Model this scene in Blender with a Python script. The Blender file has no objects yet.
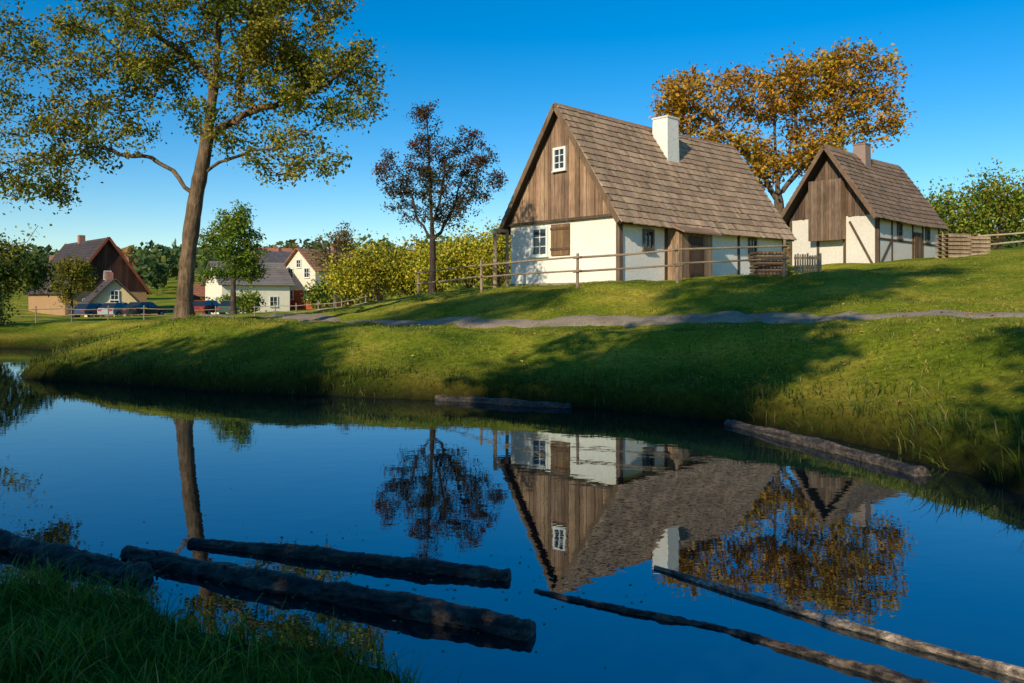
import bpy, math, random
import numpy as np
from mathutils import Vector
rng = np.random.default_rng(7); random.seed(7)
S = bpy.context.scene
COL = S.collection

# ------------------------------------------------------------------ materials
def new_mat(name):
    m = bpy.data.materials.new(name); m.use_nodes = True
    nt = m.node_tree
    for n in list(nt.nodes): nt.nodes.remove(n)
    out = nt.nodes.new('ShaderNodeOutputMaterial')
    return m, nt, out
def N(nt, t, **kw):
    n = nt.nodes.new(t)
    for k, v in kw.items(): setattr(n, k, v)
    return n
def L(nt, a, b): nt.links.new(a, b)

def mat_surface(name, rough=0.8, nscale=8.0, stretch=(1,1,1), lo=0.6, hi=1.25, bump=0.3, bdist=0.02, spec=0.3, metallic=0.0, n2=None):
    """vertex colour 'col' x two octaves of procedural noise"""
    m, nt, out = new_mat(name)
    at = N(nt,'ShaderNodeAttribute', attribute_name='col')
    tc = N(nt,'ShaderNodeTexCoord'); mp = N(nt,'ShaderNodeMapping'); mp.inputs['Scale'].default_value = stretch
    L(nt, tc.outputs['Object'], mp.inputs['Vector'])
    nz = N(nt,'ShaderNodeTexNoise'); nz.inputs['Scale'].default_value = nscale; nz.inputs['Detail'].default_value = 8
    nz.inputs['Roughness'].default_value = 0.65
    L(nt, mp.outputs[0], nz.inputs['Vector'])
    mr = N(nt,'ShaderNodeMapRange'); mr.inputs['From Min'].default_value=0.3; mr.inputs['From Max'].default_value=0.7
    mr.inputs['To Min'].default_value=lo; mr.inputs['To Max'].default_value=hi
    L(nt, nz.outputs['Fac'], mr.inputs['Value'])
    nb = N(nt,'ShaderNodeTexNoise'); nb.inputs['Scale'].default_value = n2 or nscale*0.12; nb.inputs['Detail'].default_value=4
    L(nt, tc.outputs['Object'], nb.inputs['Vector'])
    mr2 = N(nt,'ShaderNodeMapRange'); mr2.inputs['From Min'].default_value=0.3; mr2.inputs['From Max'].default_value=0.7
    mr2.inputs['To Min'].default_value=0.5*(lo+1); mr2.inputs['To Max'].default_value=0.5*(hi+1)
    L(nt, nb.outputs['Fac'], mr2.inputs['Value'])
    mu = N(nt,'ShaderNodeMath', operation='MULTIPLY'); L(nt, mr.outputs[0], mu.inputs[0]); L(nt, mr2.outputs[0], mu.inputs[1])
    vm = N(nt,'ShaderNodeVectorMath', operation='SCALE'); L(nt, at.outputs['Color'], vm.inputs[0]); L(nt, mu.outputs[0], vm.inputs['Scale'])
    p = N(nt,'ShaderNodeBsdfPrincipled'); p.inputs['Roughness'].default_value=rough
    p.inputs['Specular IOR Level'].default_value=spec; p.inputs['Metallic'].default_value=metallic
    L(nt, vm.outputs[0], p.inputs['Base Color'])
    if bump>0:
        b = N(nt,'ShaderNodeBump'); b.inputs['Strength'].default_value=bump; b.inputs['Distance'].default_value=bdist
        L(nt, nz.outputs['Fac'], b.inputs['Height']); L(nt, b.outputs[0], p.inputs['Normal'])
    L(nt, p.outputs[0], out.inputs['Surface'])
    return m

def mat_leaf(name, trans=0.35):
    m, nt, out = new_mat(name)
    at = N(nt,'ShaderNodeAttribute', attribute_name='col')
    p = N(nt,'ShaderNodeBsdfPrincipled'); p.inputs['Roughness'].default_value=0.6; p.inputs['Specular IOR Level'].default_value=0.25
    t = N(nt,'ShaderNodeBsdfTranslucent')
    mx = N(nt,'ShaderNodeMixShader'); mx.inputs[0].default_value=trans
    L(nt, at.outputs['Color'], p.inputs['Base Color']); L(nt, at.outputs['Color'], t.inputs['Color'])
    L(nt, p.outputs[0], mx.inputs[1]); L(nt, t.outputs[0], mx.inputs[2]); L(nt, mx.outputs[0], out.inputs['Surface'])
    return m

M_leaf = mat_leaf('leaf', .3); M_grassblade = mat_leaf('grass_blade', 0.25)
M_bark = mat_surface('bark', 0.95, 14, (1,1,0.25), 0.35, 1.5, 1.0, 0.05, 0.15)
M_wood = mat_surface('weathered_wood', 0.85, 26, (1,1,0.08), 0.5, 1.4, 0.5, 0.01, 0.2, n2=1.2)
M_pole = mat_surface('pole_wood', 0.85, 20, (1,1,1), 0.6, 1.3, 0.4, 0.01, 0.2)
M_shingle = mat_surface('wood_shingle', 0.85, 14, (1,1,1), 0.7, 1.25, 0.5, 0.01, 0.2, n2=0.7)
M_plaster = mat_surface('lime_plaster', 0.92, 9, (1,1,1), 0.84, 1.06, 0.6, 0.03, 0.2, n2=0.6)
M_paint = mat_surface('paint', 0.5, 30, (1,1,1), 0.9, 1.05, 0.1, 0.003, 0.4)
M_tile = mat_surface('roof_tile', 0.8, 6, (1,1,1), 0.65, 1.3, 0.4, 0.03, 0.3)
M_carpaint = mat_surface('car_paint', 0.25, 3, (1,1,1), 0.97, 1.03, 0, 0.0, 0.6)
M_rubber = mat_surface('rubber', 0.8, 30, (1,1,1), 0.9, 1.1, 0.1, 0.003, 0.3)
M_glass = mat_surface('window_glass', 0.06, 2, (1,1,1), 0.8, 1.2, 0.05, 0.01, 0.8)
M_log = mat_surface('wet_log', 0.5, 22, (1,1,1), 0.15, 2.4, 1.0, 0.05, 0.5, n2=3.0)

# ------------------------------------------------------------------ mesh helpers
def make_mesh(name, V, faces, mats, cols=None, smooth=False, parent=None):
    """faces: list of (ndarray MxK, material index)"""
    me = bpy.data.meshes.new(name)
    V = np.asarray(V, dtype=np.float32)
    me.vertices.add(len(V)); me.vertices.foreach_set('co', V.ravel())
    loops=[]; starts=[]; mi=[]; off=0
    for F, k in faces:
        F = np.asarray(F, dtype=np.int32)
        if len(F)==0: continue
        n, kk = F.shape
        loops.append(F.ravel()); starts.append(off+np.arange(n)*kk); off += n*kk
        mi.append(np.full(n, k) if np.isscalar(k) else np.asarray(k))
    loops=np.concatenate(loops); starts=np.concatenate(starts); mi=np.concatenate(mi)
    me.loops.add(len(loops)); me.loops.foreach_set('vertex_index', loops.astype(np.int32))
    me.polygons.add(len(starts)); me.polygons.foreach_set('loop_start', starts.astype(np.int32))
    me.polygons.foreach_set('material_index', mi.astype(np.int32))
    sm = np.zeros(len(starts), dtype=bool)
    if smooth is True: sm[:] = True
    elif smooth is not False and smooth is not None: sm = np.isin(mi, smooth)
    me.polygons.foreach_set('use_smooth', sm)
    for m in mats: me.materials.append(m)
    if cols is not None:
        a = me.attributes.new('col','FLOAT_COLOR','POINT')
        c = np.ones((len(V),4), dtype=np.float32); c[:,:3]=cols
        a.data.foreach_set('color', c.ravel())
    me.update(calc_edges=True)
    ob = bpy.data.objects.new(name, me); COL.objects.link(ob)
    if parent is not None: ob.parent = parent
    return ob

class MB:
    def __init__(s): s.v=[]; s.q=[]; s.qm=[]; s.t=[]; s.tm=[]; s.c=[]; s.n=0
    def add(s, pts, quads=(), tris=(), col=(.5,.5,.5), mat=0):
        for p in pts: s.v.append(tuple(p)); s.c.append(tuple(col))
        for q in quads: s.q.append([i+s.n for i in q]); s.qm.append(mat)
        for t in tris: s.t.append([i+s.n for i in t]); s.tm.append(mat)
        s.n += len(pts)
    def hexa(s, P, col, mat=0):
        s.add(P, [(0,3,2,1),(4,5,6,7),(0,1,5,4),(1,2,6,5),(2,3,7,6),(3,0,4,7)], (), col, mat)
    def box(s, a, b, col, mat=0):
        x0,y0,z0=a; x1,y1,z1=b
        s.hexa([(x0,y0,z0),(x1,y0,z0),(x1,y1,z0),(x0,y1,z0),(x0,y0,z1),(x1,y0,z1),(x1,y1,z1),(x0,y1,z1)], col, mat)
    def beam(s, p0, p1, w, h, col, mat=0, up=(0,0,1)):
        p0=np.array(p0,float); p1=np.array(p1,float); d=p1-p0; d/=np.linalg.norm(d)
        up=np.array(up,float)
        if abs(d@up)>0.95: up=np.array((1.,0,0))
        r=np.cross(d,up); r/=np.linalg.norm(r); u=np.cross(r,d)
        r*=w/2; u*=h/2
        s.hexa([p0-r-u,p0+r-u,p0+r+u,p0-r+u,p1-r-u,p1+r-u,p1+r+u,p1-r+u], col, mat)
    def cyl(s, p0, p1, r0, r1, col, mat=0, n=8):
        p0=np.array(p0,float); p1=np.array(p1,float); d=p1-p0; d/=np.linalg.norm(d)
        a=np.array((0,0,1.)) if abs(d[2])<.9 else np.array((1.,0,0))
        r=np.cross(d,a); r/=np.linalg.norm(r); u=np.cross(r,d)
        P=[]
        for pc,rr in ((p0,r0),(p1,r1)):
            for i in range(n):
                t=2*math.pi*i/n; P.append(pc+rr*(math.cos(t)*r+math.sin(t)*u))
        P.append(p0); P.append(p1)
        s.add(P,[(i,(i+1)%n,n+(i+1)%n,n+i) for i in range(n)],
              [(2*n,(i+1)%n,i) for i in range(n)]+[(2*n+1,n+i,n+(i+1)%n) for i in range(n)],col,mat)
    def build(s, name, mats, parent=None, smooth=False):
        fs=[]
        if s.q: fs.append((np.array(s.q), np.array(s.qm)))
        if s.t: fs.append((np.array(s.t), np.array(s.tm)))
        return make_mesh(name, s.v, fs, mats, np.array(s.c), smooth, parent)

def empty(name, loc=(0,0,0), rz=0):
    e = bpy.data.objects.new(name, None); COL.objects.link(e)
    e.location=loc; e.rotation_euler=(0,0,rz); e.empty_display_size=0.3
    return e
def vary(c, a=0.12):
    k=1+random.uniform(-a,a); return tuple(max(0,x*k*(1+random.uniform(-.03,.03))) for x in c)
def ss(t): t=np.clip(t,0,1); return t*t*(3-2*t)

# ------------------------------------------------------------------ terrain
pond_ctrl = np.array([(-9.4,18.2),(-6.6,16.8),(-4.2,15.9),(-2.2,15.4),(-.22,14.8),(1.04,14.2),(3.0,12.8),(4.15,11.45),
 (4.75,9.75),(4.95,8.6),(5.15,7.6),(5.6,6),(6.3,3),(7.5,0),(8,-4),(5,-5.5),(2.4,-1.5),(1.4,1.0),(.5,2.6),(-.5,3.55),(-1.4,4.1),
 (-2.3,4.55),(-3.4,4.95),(-5.5,5.6),(-9,8),(-13,11),(-16,16),(-17.2,20),(-19,25),(-21.5,29),(-20,31.5),(-17.8,30.5),(-15.5,28),(-14,24.5),(-12.9,22),(-12.3,20),(-11.3,19)],float)
def catmull(P, closed=True, n=6):
    out=[]; m=len(P)
    rngi = range(m) if closed else range(m-1)
    for i in rngi:
        if closed: a,b,c,d=P[(i-1)%m],P[i],P[(i+1)%m],P[(i+2)%m]
        else: a,b,c,d=P[max(i-1,0)],P[i],P[i+1],P[min(i+2,m-1)]
        for k in range(n):
            t=k/n
            out.append(.5*((2*b)+(-a+c)*t+(2*a-5*b+4*c-d)*t*t+(-a+3*b-3*c+d)*t**3))
    if not closed: out.append(P[-1])
    return np.array(out)
shore = catmull(pond_ctrl, True, 6)
nn = np.arange(len(shore))
shore = shore + 0.07*np.stack([np.sin(nn*1.9)+np.sin(nn*.83+1),np.cos(nn*1.37)+np.sin(nn*.61)],1)
def shore_dist(P):
    """signed distance: + on land, - in the pond"""
    d=np.full(len(P),1e9); ins=np.zeros(len(P),bool)
    x,y=P[:,0],P[:,1]
    for i in range(len(shore)):
        a=shore[i]; b=shore[(i+1)%len(shore)]; e=b-a
        t=np.clip(((x-a[0])*e[0]+(y-a[1])*e[1])/(e@e),0,1)
        d=np.minimum(d,np.hypot(x-a[0]-t*e[0],y-a[1]-t*e[1]))
        c=((a[1]>y)!=(b[1]>y))
        if b[1]!=a[1]:
            ins ^= c & (x < (b[0]-a[0])*(y-a[1])/(b[1]-a[1])+a[0])
    return np.where(ins,-d,d)
ctrl = np.array([
 (-9.6,23.3,1.37),(-14.5,25,1.0),(-5,21.5,1.25),(-2,19.5,1.15),(-13,31,1.05),(-10,42,1.0),(-20,50,.75),(-30,62,.6),(-45,90,0.0),(-62,100,0.0),(-28,110,.8),
 (-10,60,1.6),(-16,35,1.0),(-30,35,.7),(-25,20,.8),(-22,80,.6),(-45,55,.6),
 (9.4,14.6,1.62),(7.7,15.7,1.58),(6.3,17.5,1.5),(4.5,19.2,1.42),(2.25,20.4,1.34),(-.3,21.5,1.25),(-3.3,23.9,1.18),(-6.1,26.8,1.16),(-11,35,1.08),(12,13.8,1.7),(18,12,1.9),(30,10,2.6),
 (2,25,2.25),(5,25.5,2.47),(8.5,25,2.65),(-3.9,33,2.02),(-4,40,2.25),(-1.2,28.5,2.15),(-4.5,29.5,1.7),
 (3.9,29,2.5),(0,33,2.4),(13,37.5,2.72),(9,41,2.7),(8,33,2.65),
 (13,27,3.0),(18.5,28,3.6),(14.5,22,2.6),(10,20.5,2.2),(15,17.5,2.1),(7,22,2.15),
 (19.3,42,3.9),(15.9,45.6,3.9),(26,48,4.3),(25,60,5),(32,30,4.6),(45,50,6),(30,42,4.7),
 (0,62,2.8),(12,62,3.9),(0,110,4),(50,110,7),
 (-3,2,.55),(0,0,.6),(-10,0,.9),(10,-10,.9),(-30,0,1),(0,-30,1.3),(40,-30,1.8),(9,4,1.3),(13,8,1.6),(7.5,11,1.45),(-60,-30,1.2),(-60,30,.8),(60,0,3.5)],float)
def tps_k(r): return np.where(r>1e-6, r*r*np.log(np.maximum(r,1e-6)), 0)
_c = ctrl[:,:2]/10; nC=len(_c)
K = tps_k(np.linalg.norm(_c[:,None]-_c[None],axis=2)) + np.eye(nC)*0.003
Pm = np.hstack([np.ones((nC,1)),_c]); A=np.zeros((nC+3,nC+3)); A[:nC,:nC]=K; A[:nC,nC:]=Pm; A[nC:,:nC]=Pm.T
sol = np.linalg.solve(A, np.concatenate([ctrl[:,2],[0,0,0]]))
def H0(P):
    p=P/10; z=sol[nC]+p@sol[nC+1:]
    for i in range(nC):
        z = z + sol[i]*tps_k(np.hypot(p[:,0]-_c[i,0],p[:,1]-_c[i,1]))
    return z
def terrain(P):
    P=np.asarray(P,float)
    z=H0(P); x,y=P[:,0],P[:,1]
    far = 2 + 15*ss((y-130)/220) + 14*ss((y-330)/400) + 2*np.sin(x/70+1)*ss((y-130)/150) + 5*ss((x-20)/100)*ss((y-100)/80)
    w = ss((np.hypot(x,y)-95)/70); z=z*(1-w)+far*w
    z = z + 0.05*np.sin(x*1.3+.7*y)*np.sin(y*1.1-.4*x+1)+0.035*np.sin(2.9*x-1)*np.sin(2.3*y)+.025*np.sin(5.1*x+y)*np.sin(4.3*y-x)
    s=shore_dist(P)
    lip=.30
    zo = lip*ss(s/.22)+(z-lip)*ss((s+.45)/4.3)
    zi = -.9*ss(-s/.9)-0.02
    return np.where(s>0, zo, zi), s
def tz(x,y): return float(terrain(np.array([[x,y]]))[0][0])

def axis(a,b,step,lo,hi,g=1.12):
    v=list(np.arange(a,b,step)); st=step; x=v[-1]
    while x<hi: st*=g; x+=st; v.append(x)
    st=step; x=v[0]; pre=[]
    while x>lo: st*=g; x-=st; pre.append(x)
    return np.array(pre[::-1]+v)
gx=axis(-17,16,.16,-900,900); gy=axis(2.5,31,.16,-400,1300)
GX,GY=np.meshgrid(gx,gy); GP=np.stack([GX.ravel(),GY.ravel()],1)
GZ,GS=terrain(GP)
nx,ny=len(gx),len(gy); idx=np.arange(nx*ny).reshape(ny,nx)
GF=np.stack([idx[:-1,:-1],idx[:-1,1:],idx[1:,1:],idx[1:,:-1]],2).reshape(-1,4)
m,nt,out=new_mat('lawn_ground')
tc=N(nt,'ShaderNodeTexCoord')
n1=N(nt,'ShaderNodeTexNoise'); n1.inputs['Scale'].default_value=.45; n1.inputs['Detail'].default_value=6; L(nt,tc.outputs['Object'],n1.inputs['Vector'])
n2=N(nt,'ShaderNodeTexNoise'); n2.inputs['Scale'].default_value=9; n2.inputs['Detail'].default_value=10; n2.inputs['Roughness'].default_value=.75; L(nt,tc.outputs['Object'],n2.inputs['Vector'])
cr=N(nt,'ShaderNodeValToRGB'); e=cr.color_ramp.elements
e[0].position=.34; e[0].color=(.09,.14,.008,1); e[1].position=.66; e[1].color=(.40,.33,.04,1)
k=cr.color_ramp.elements.new(.5); k.color=(.22,.25,.018,1)
L(nt,n1.outputs['Fac'],cr.inputs[0])
mr=N(nt,'ShaderNodeMapRange'); mr.inputs['From Min'].default_value=.3; mr.inputs['From Max'].default_value=.7; mr.inputs['To Min'].default_value=.3; mr.inputs['To Max'].default_value=1.5
L(nt,n2.outputs['Fac'],mr.inputs['Value'])
vm=N(nt,'ShaderNodeVectorMath',operation='SCALE'); L(nt,cr.outputs[0],vm.inputs[0]); L(nt,mr.outputs[0],vm.inputs['Scale'])
at=N(nt,'ShaderNodeAttribute',attribute_name='col')
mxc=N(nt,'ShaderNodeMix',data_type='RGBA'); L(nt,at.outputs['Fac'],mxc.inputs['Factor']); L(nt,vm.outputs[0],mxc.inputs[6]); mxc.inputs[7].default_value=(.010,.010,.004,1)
p=N(nt,'ShaderNodeBsdfPrincipled'); p.inputs['Roughness'].default_value=.95; p.inputs['Specular IOR Level'].default_value=.05
L(nt,mxc.outputs[2],p.inputs['Base Color'])
b=N(nt,'ShaderNodeBump'); b.inputs['Strength'].default_value=.8; b.inputs['Distance'].default_value=.08; L(nt,n2.outputs['Fac'],b.inputs['Height']); L(nt,b.outputs[0],p.inputs['Normal'])
L(nt,p.outputs[0],out.inputs['Surface']); M_ground=m
dirt_shade=(np.clip(1-GS/.45,0,1)*.5+.5*np.clip(1-GS/2.2,0,1)**.7)[:,None]*np.ones((1,3))  # bare earth at the waterline, plus bank shade painted up the slope
make_mesh('ground', np.column_stack([GP,GZ]), [(GF,0)], [M_ground], dirt_shade, smooth=True)

# water
m,nt,out=new_mat('pond_water')
tc=N(nt,'ShaderNodeTexCoord'); mp=N(nt,'ShaderNodeMapping'); mp.inputs['Scale'].default_value=(1,1.6,1); L(nt,tc.outputs['Object'],mp.inputs['Vector'])
w1=N(nt,'ShaderNodeTexNoise'); w1.inputs['Scale'].default_value=2.6; w1.inputs['Detail'].default_value=3; L(nt,mp.outputs[0],w1.inputs['Vector'])
b=N(nt,'ShaderNodeBump'); b.inputs['Strength'].default_value=.05; b.inputs['Distance'].default_value=.018; L(nt,w1.outputs['Fac'],b.inputs['Height'])
fr=N(nt,'ShaderNodeFresnel'); fr.inputs['IOR'].default_value=3.3; L(nt,b.outputs[0],fr.inputs['Normal'])
gl=N(nt,'ShaderNodeBsdfGlossy'); gl.inputs['Roughness'].default_value=.008; gl.inputs['Color'].default_value=(.80,.92,1,1); L(nt,b.outputs[0],gl.inputs['Normal'])
df=N(nt,'ShaderNodeBsdfDiffuse'); df.inputs['Color'].default_value=(.003,.008,.012,1)
mx=N(nt,'ShaderNodeMixShader'); L(nt,fr.outputs[0],mx.inputs[0]); L(nt,df.outputs[0],mx.inputs[1]); L(nt,gl.outputs[0],mx.inputs[2]); L(nt,mx.outputs[0],out.inputs['Surface'])
M_water=m
import bmesh
bm=bmesh.new()
ctr=[]
ns=len(shore)
for i in range(ns):
    t=shore[(i+1)%ns]-shore[i-1]; nrm=np.array([t[1],-t[0]])/np.linalg.norm(t)
    q=shore[i]+nrm*.12
    q2=shore[i]-nrm*.12
    pick = q if shore_dist(np.array([q]))[0]>0 else q2
    ctr.append(bm.verts.new((pick[0],pick[1],0)))
f=bm.faces.new(ctr); bmesh.ops.triangulate(bm,faces=[f]); bmesh.ops.recalc_face_normals(bm,faces=bm.faces)
for f in bm.faces:
    if f.normal.z<0: f.normal_flip()
me=bpy.data.meshes.new('pond_water'); bm.to_mesh(me); bm.free(); me.materials.append(M_water)
COL.objects.link(bpy.data.objects.new('pond_water',me))

# gravel path
pc=catmull(np.array([(30,10),(18,12),(12,13.8),(9.4,14.6),(7.7,15.7),(6.3,17.5),(4.5,19.2),(2.25,20.4),(-.3,21.5),(-3.3,23.9),(-6.1,26.8),(-11,35),(-17,48),(-24,62)],float),False,16)
V=[];C=[]
nw=9
for i,q in enumerate(pc):
    t=pc[min(i+1,len(pc)-1)]-pc[max(i-1,0)]; nr=np.array([-t[1],t[0]])/np.linalg.norm(t)
    wl=.66+.12*math.sin(i*.7)+random.uniform(-.09,.09); wr=.58+.12*math.sin(i*.53+2)+random.uniform(-.09,.09)
    for j in range(nw):
        o=-wl+(wl+wr)*j/(nw-1); V.append(q+nr*o); 
V=np.array(V); Z,_=terrain(V); off=np.tile(np.array([-.01,.02,.035,.035,.04,.035,.035,.02,-.01]),len(pc))
F=[(i*nw+j,i*nw+j+1,(i+1)*nw+j+1,(i+1)*nw+j) for i in range(len(pc)-1) for j in range(nw-1)]
M_gravel=mat_surface('gravel',.95,24,(1,1,1),.5,1.35,.6,.02,.2,n2=1.5)
make_mesh('gravel_path',np.column_stack([V,Z+off]),[(np.array(F),0)],[M_gravel],np.tile((.32,.25,.17),(len(V),1)),smooth=True)
def path_dist(P):
    d=np.full(len(P),1e9)
    for i in range(len(pc)-1):
        a,b2=pc[i],pc[i+1]; e2=b2-a; t=np.clip(((P-a)@e2)/(e2@e2),0,1)
        d=np.minimum(d,np.linalg.norm(P-a-t[:,None]*e2,axis=1))
    return d

# ------------------------------------------------------------------ grass
def blades(name, P, Z, h, w, colb, colt, segs=2, lean=.5, leandir=None):
    n=len(P); az=rng.uniform(0,2*np.pi,n); side=np.stack([np.cos(az),np.sin(az),np.zeros(n)],1)
    la=rng.uniform(0,2*np.pi,n); ld=np.stack([np.cos(la),np.sin(la)],1)
    if leandir is not None: ld=ld*.6+leandir
    ln=(rng.uniform(.1,1,n)*lean*h)[:,None]*ld
    base=np.column_stack([P,Z-.02]); V=[];C=[]
    for k in range(segs+1):
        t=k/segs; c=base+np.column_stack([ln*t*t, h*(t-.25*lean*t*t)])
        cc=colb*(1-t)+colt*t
        if k<segs:
            ww=(w*(1-.6*t))[:,None]*side; V+= [c-ww,c+ww]; C+=[cc,cc]
        else: V.append(c); C.append(cc)
    k=2*segs+1
    V=np.stack(V,1).reshape(-1,3); C=np.stack(C,1).reshape(-1,3); o=np.arange(n)*k
    fs=[]
    for s_ in range(segs-1):
        fs.append((np.stack([o+2*s_,o+2*s_+1,o+2*s_+3,o+2*s_+2],1),0))
    fs.append((np.stack([o+2*segs-2,o+2*segs-1,o+2*segs],1),0))
    return make_mesh(name,V,fs,[M_grassblade],C)
def gcols(n, dark, light, dry, pd):
    t=rng.uniform(0,1,(n,1)); c=np.array(dark)*(1-t)+np.array(light)*t
    d=rng.uniform(0,1,(n,1))<pd
    return np.where(d,np.array(dry),c)
_grid=rng.uniform(0,1,(257,257))
def vn(P,s,ph=0):
    x=(P[:,0]*s+100+ph*13.7)%256; y=(P[:,1]*s+100+ph*7.3)%256
    i=x.astype(int); j=y.astype(int); fx=x-i; fy=y-j; fx=fx*fx*(3-2*fx); fy=fy*fy*(3-2*fy)
    g=_grid; return (g[i,j]*(1-fx)+g[i+1,j]*fx)*(1-fy)+(g[i,j+1]*(1-fx)+g[i+1,j+1]*fx)*fy
def patch(P,s=.6,ph=0): return .6*vn(P,s,ph)+.4*vn(P,s*2.3,ph+3)
# near grass
n=52000; P=np.column_stack([rng.uniform(-6.5,1.4,n),rng.uniform(1.6,6.8,n)]); Z,s=terrain(P); k=(s>-.03)&(s<2.2); P,Z,s=P[k],Z[k],s[k]
pt=patch(P,3.2); n=len(P); h=(.08+.30*pt*pt)*rng.uniform(.5,1.4,n)
ct=gcols(n,(.08,.19,.008),(.26,.38,.03),(.42,.34,.10),.08)
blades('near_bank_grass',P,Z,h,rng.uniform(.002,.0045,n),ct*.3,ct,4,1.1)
# far bank fringe
n=210000; P=np.column_stack([rng.uniform(-17,10,n),rng.uniform(5.5,32,n)]); Z,s=terrain(P)
clump=patch(P,2.0,7)
k=(s>-.02)&(rng.uniform(0,1,n)<(np.exp(-np.maximum(s,0)/.8)*1.0+.16)*np.clip(clump*2.2-.2,0.15,1))&(s<4.8)
P,Z,s=P[k],Z[k],s[k]; n=len(P); pt=patch(P,1.6,1)
right=ss((P[:,0]-1)/4)
h=(.05+.32*pt*pt+.26*right*pt*np.exp(-s/2))*rng.uniform(.5,1.5,n)*np.where(s<1.2,1,.6)
cen=np.array([-4.,10.]); ld=cen-P; ld/=np.linalg.norm(ld,axis=1)[:,None]
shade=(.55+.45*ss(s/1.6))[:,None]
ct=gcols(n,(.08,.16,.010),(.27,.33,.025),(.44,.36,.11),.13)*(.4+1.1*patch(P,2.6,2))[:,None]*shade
blades('far_bank_grass',P,Z,h,rng.uniform(.006,.012,n),ct*.2,ct,3,.9,ld*.7*np.exp(-s/.8)[:,None])  # blade roots darkened as well, painting in the shade along the waterline
# lawn
n=300000; P=np.column_stack([rng.uniform(-19,21,n),rng.uniform(7,34,n)])
k=np.abs(P[:,0])<P[:,1]*.70+1; P=P[k]; Z,s=terrain(P); pdn=path_dist(P); k=(s>.5)&(pdn>.42+rng.uniform(0,.35,len(P))); P,Z,s=P[k],Z[k],s[k]; n=len(P); pt=patch(P,1.3,3)
h=(.015+.10*pt*pt)*rng.uniform(.6,1.6,n)
pt2=patch(P,.7,5)[:,None]; base=np.array((.10,.17,.008))*(1-pt2)+np.array((.48,.42,.05))*pt2
ct=base*rng.uniform(.5,1.3,(n,1)); dry=rng.uniform(0,1,(n,1))<.10; ct=np.where(dry,np.array((.5,.38,.14)),ct)*(.6+.4*ss((s-.3)/2))[:,None]  # darker towards the water: bank shade put into the blade colour
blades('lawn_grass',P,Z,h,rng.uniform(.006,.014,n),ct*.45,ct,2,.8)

# ------------------------------------------------------------------ trees
def leaves_mesh(Pc, size, cols, flat=.25, tosun=True):
    n=len(Pc); nrm=rng.normal(size=(n,3)); nrm[:,2]=np.abs(nrm[:,2])+flat; nrm/=np.linalg.norm(nrm,axis=1)[:,None]
    t=np.cross(nrm,rng.normal(size=(n,3))); t/=np.linalg.norm(t,axis=1)[:,None]; b=np.cross(nrm,t)
    sz=(size*rng.uniform(.6,1.3,n))[:,None]
    V=np.stack([Pc-t*sz*.55,Pc+b*sz*.33+nrm*sz*.08,Pc+t*sz*.55,Pc-b*sz*.33+nrm*sz*.08],1).reshape(-1,3)
    return V, np.arange(n*4).reshape(-1,4), np.repeat(cols,4,axis=0)
n=2600; P=np.column_stack([rng.uniform(-12,14,n),rng.uniform(8,32,n)]); Z,s=terrain(P); k=s>.4
V2,F2,C2=leaves_mesh(np.column_stack([P[k],Z[k]+.05]),.07,np.array([(.45,.24,.05),(.35,.16,.04),(.5,.36,.07)])[rng.integers(0,3,k.sum())],flat=2.5)
make_mesh('fallen_leaves',V2,[(F2,0)],[M_leaf],C2)
n=420; P=np.column_stack([rng.normal(-1.6,1.3,n),rng.normal(5.3,.55,n)]); s=shore_dist(P); P=P[s<-.1]
P2=np.column_stack([rng.uniform(-10,5,160),rng.uniform(5,16,160)]); P2=P2[shore_dist(P2)<-.1]; P=np.vstack([P,P2])
n=len(P); t=rng.uniform(0,6.28,n); sz=rng.uniform(.006,.018,n)
ax=np.column_stack([np.cos(t),np.sin(t)])*sz[:,None]; bx_=np.column_stack([-np.sin(t),np.cos(t)])*sz[:,None]*.6
V=np.stack([np.column_stack([P+q,np.full(n,.004)]) for q in (-ax,bx_,ax,-bx_)],1).reshape(-1,3)
make_mesh('floating_leaves',V,[(np.arange(4*n).reshape(-1,4),0)],[M_leaf],np.repeat(np.array([(.4,.3,.08),(.3,.2,.06),(.25,.3,.08)])[rng.integers(0,3,n)],4,axis=0))

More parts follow.
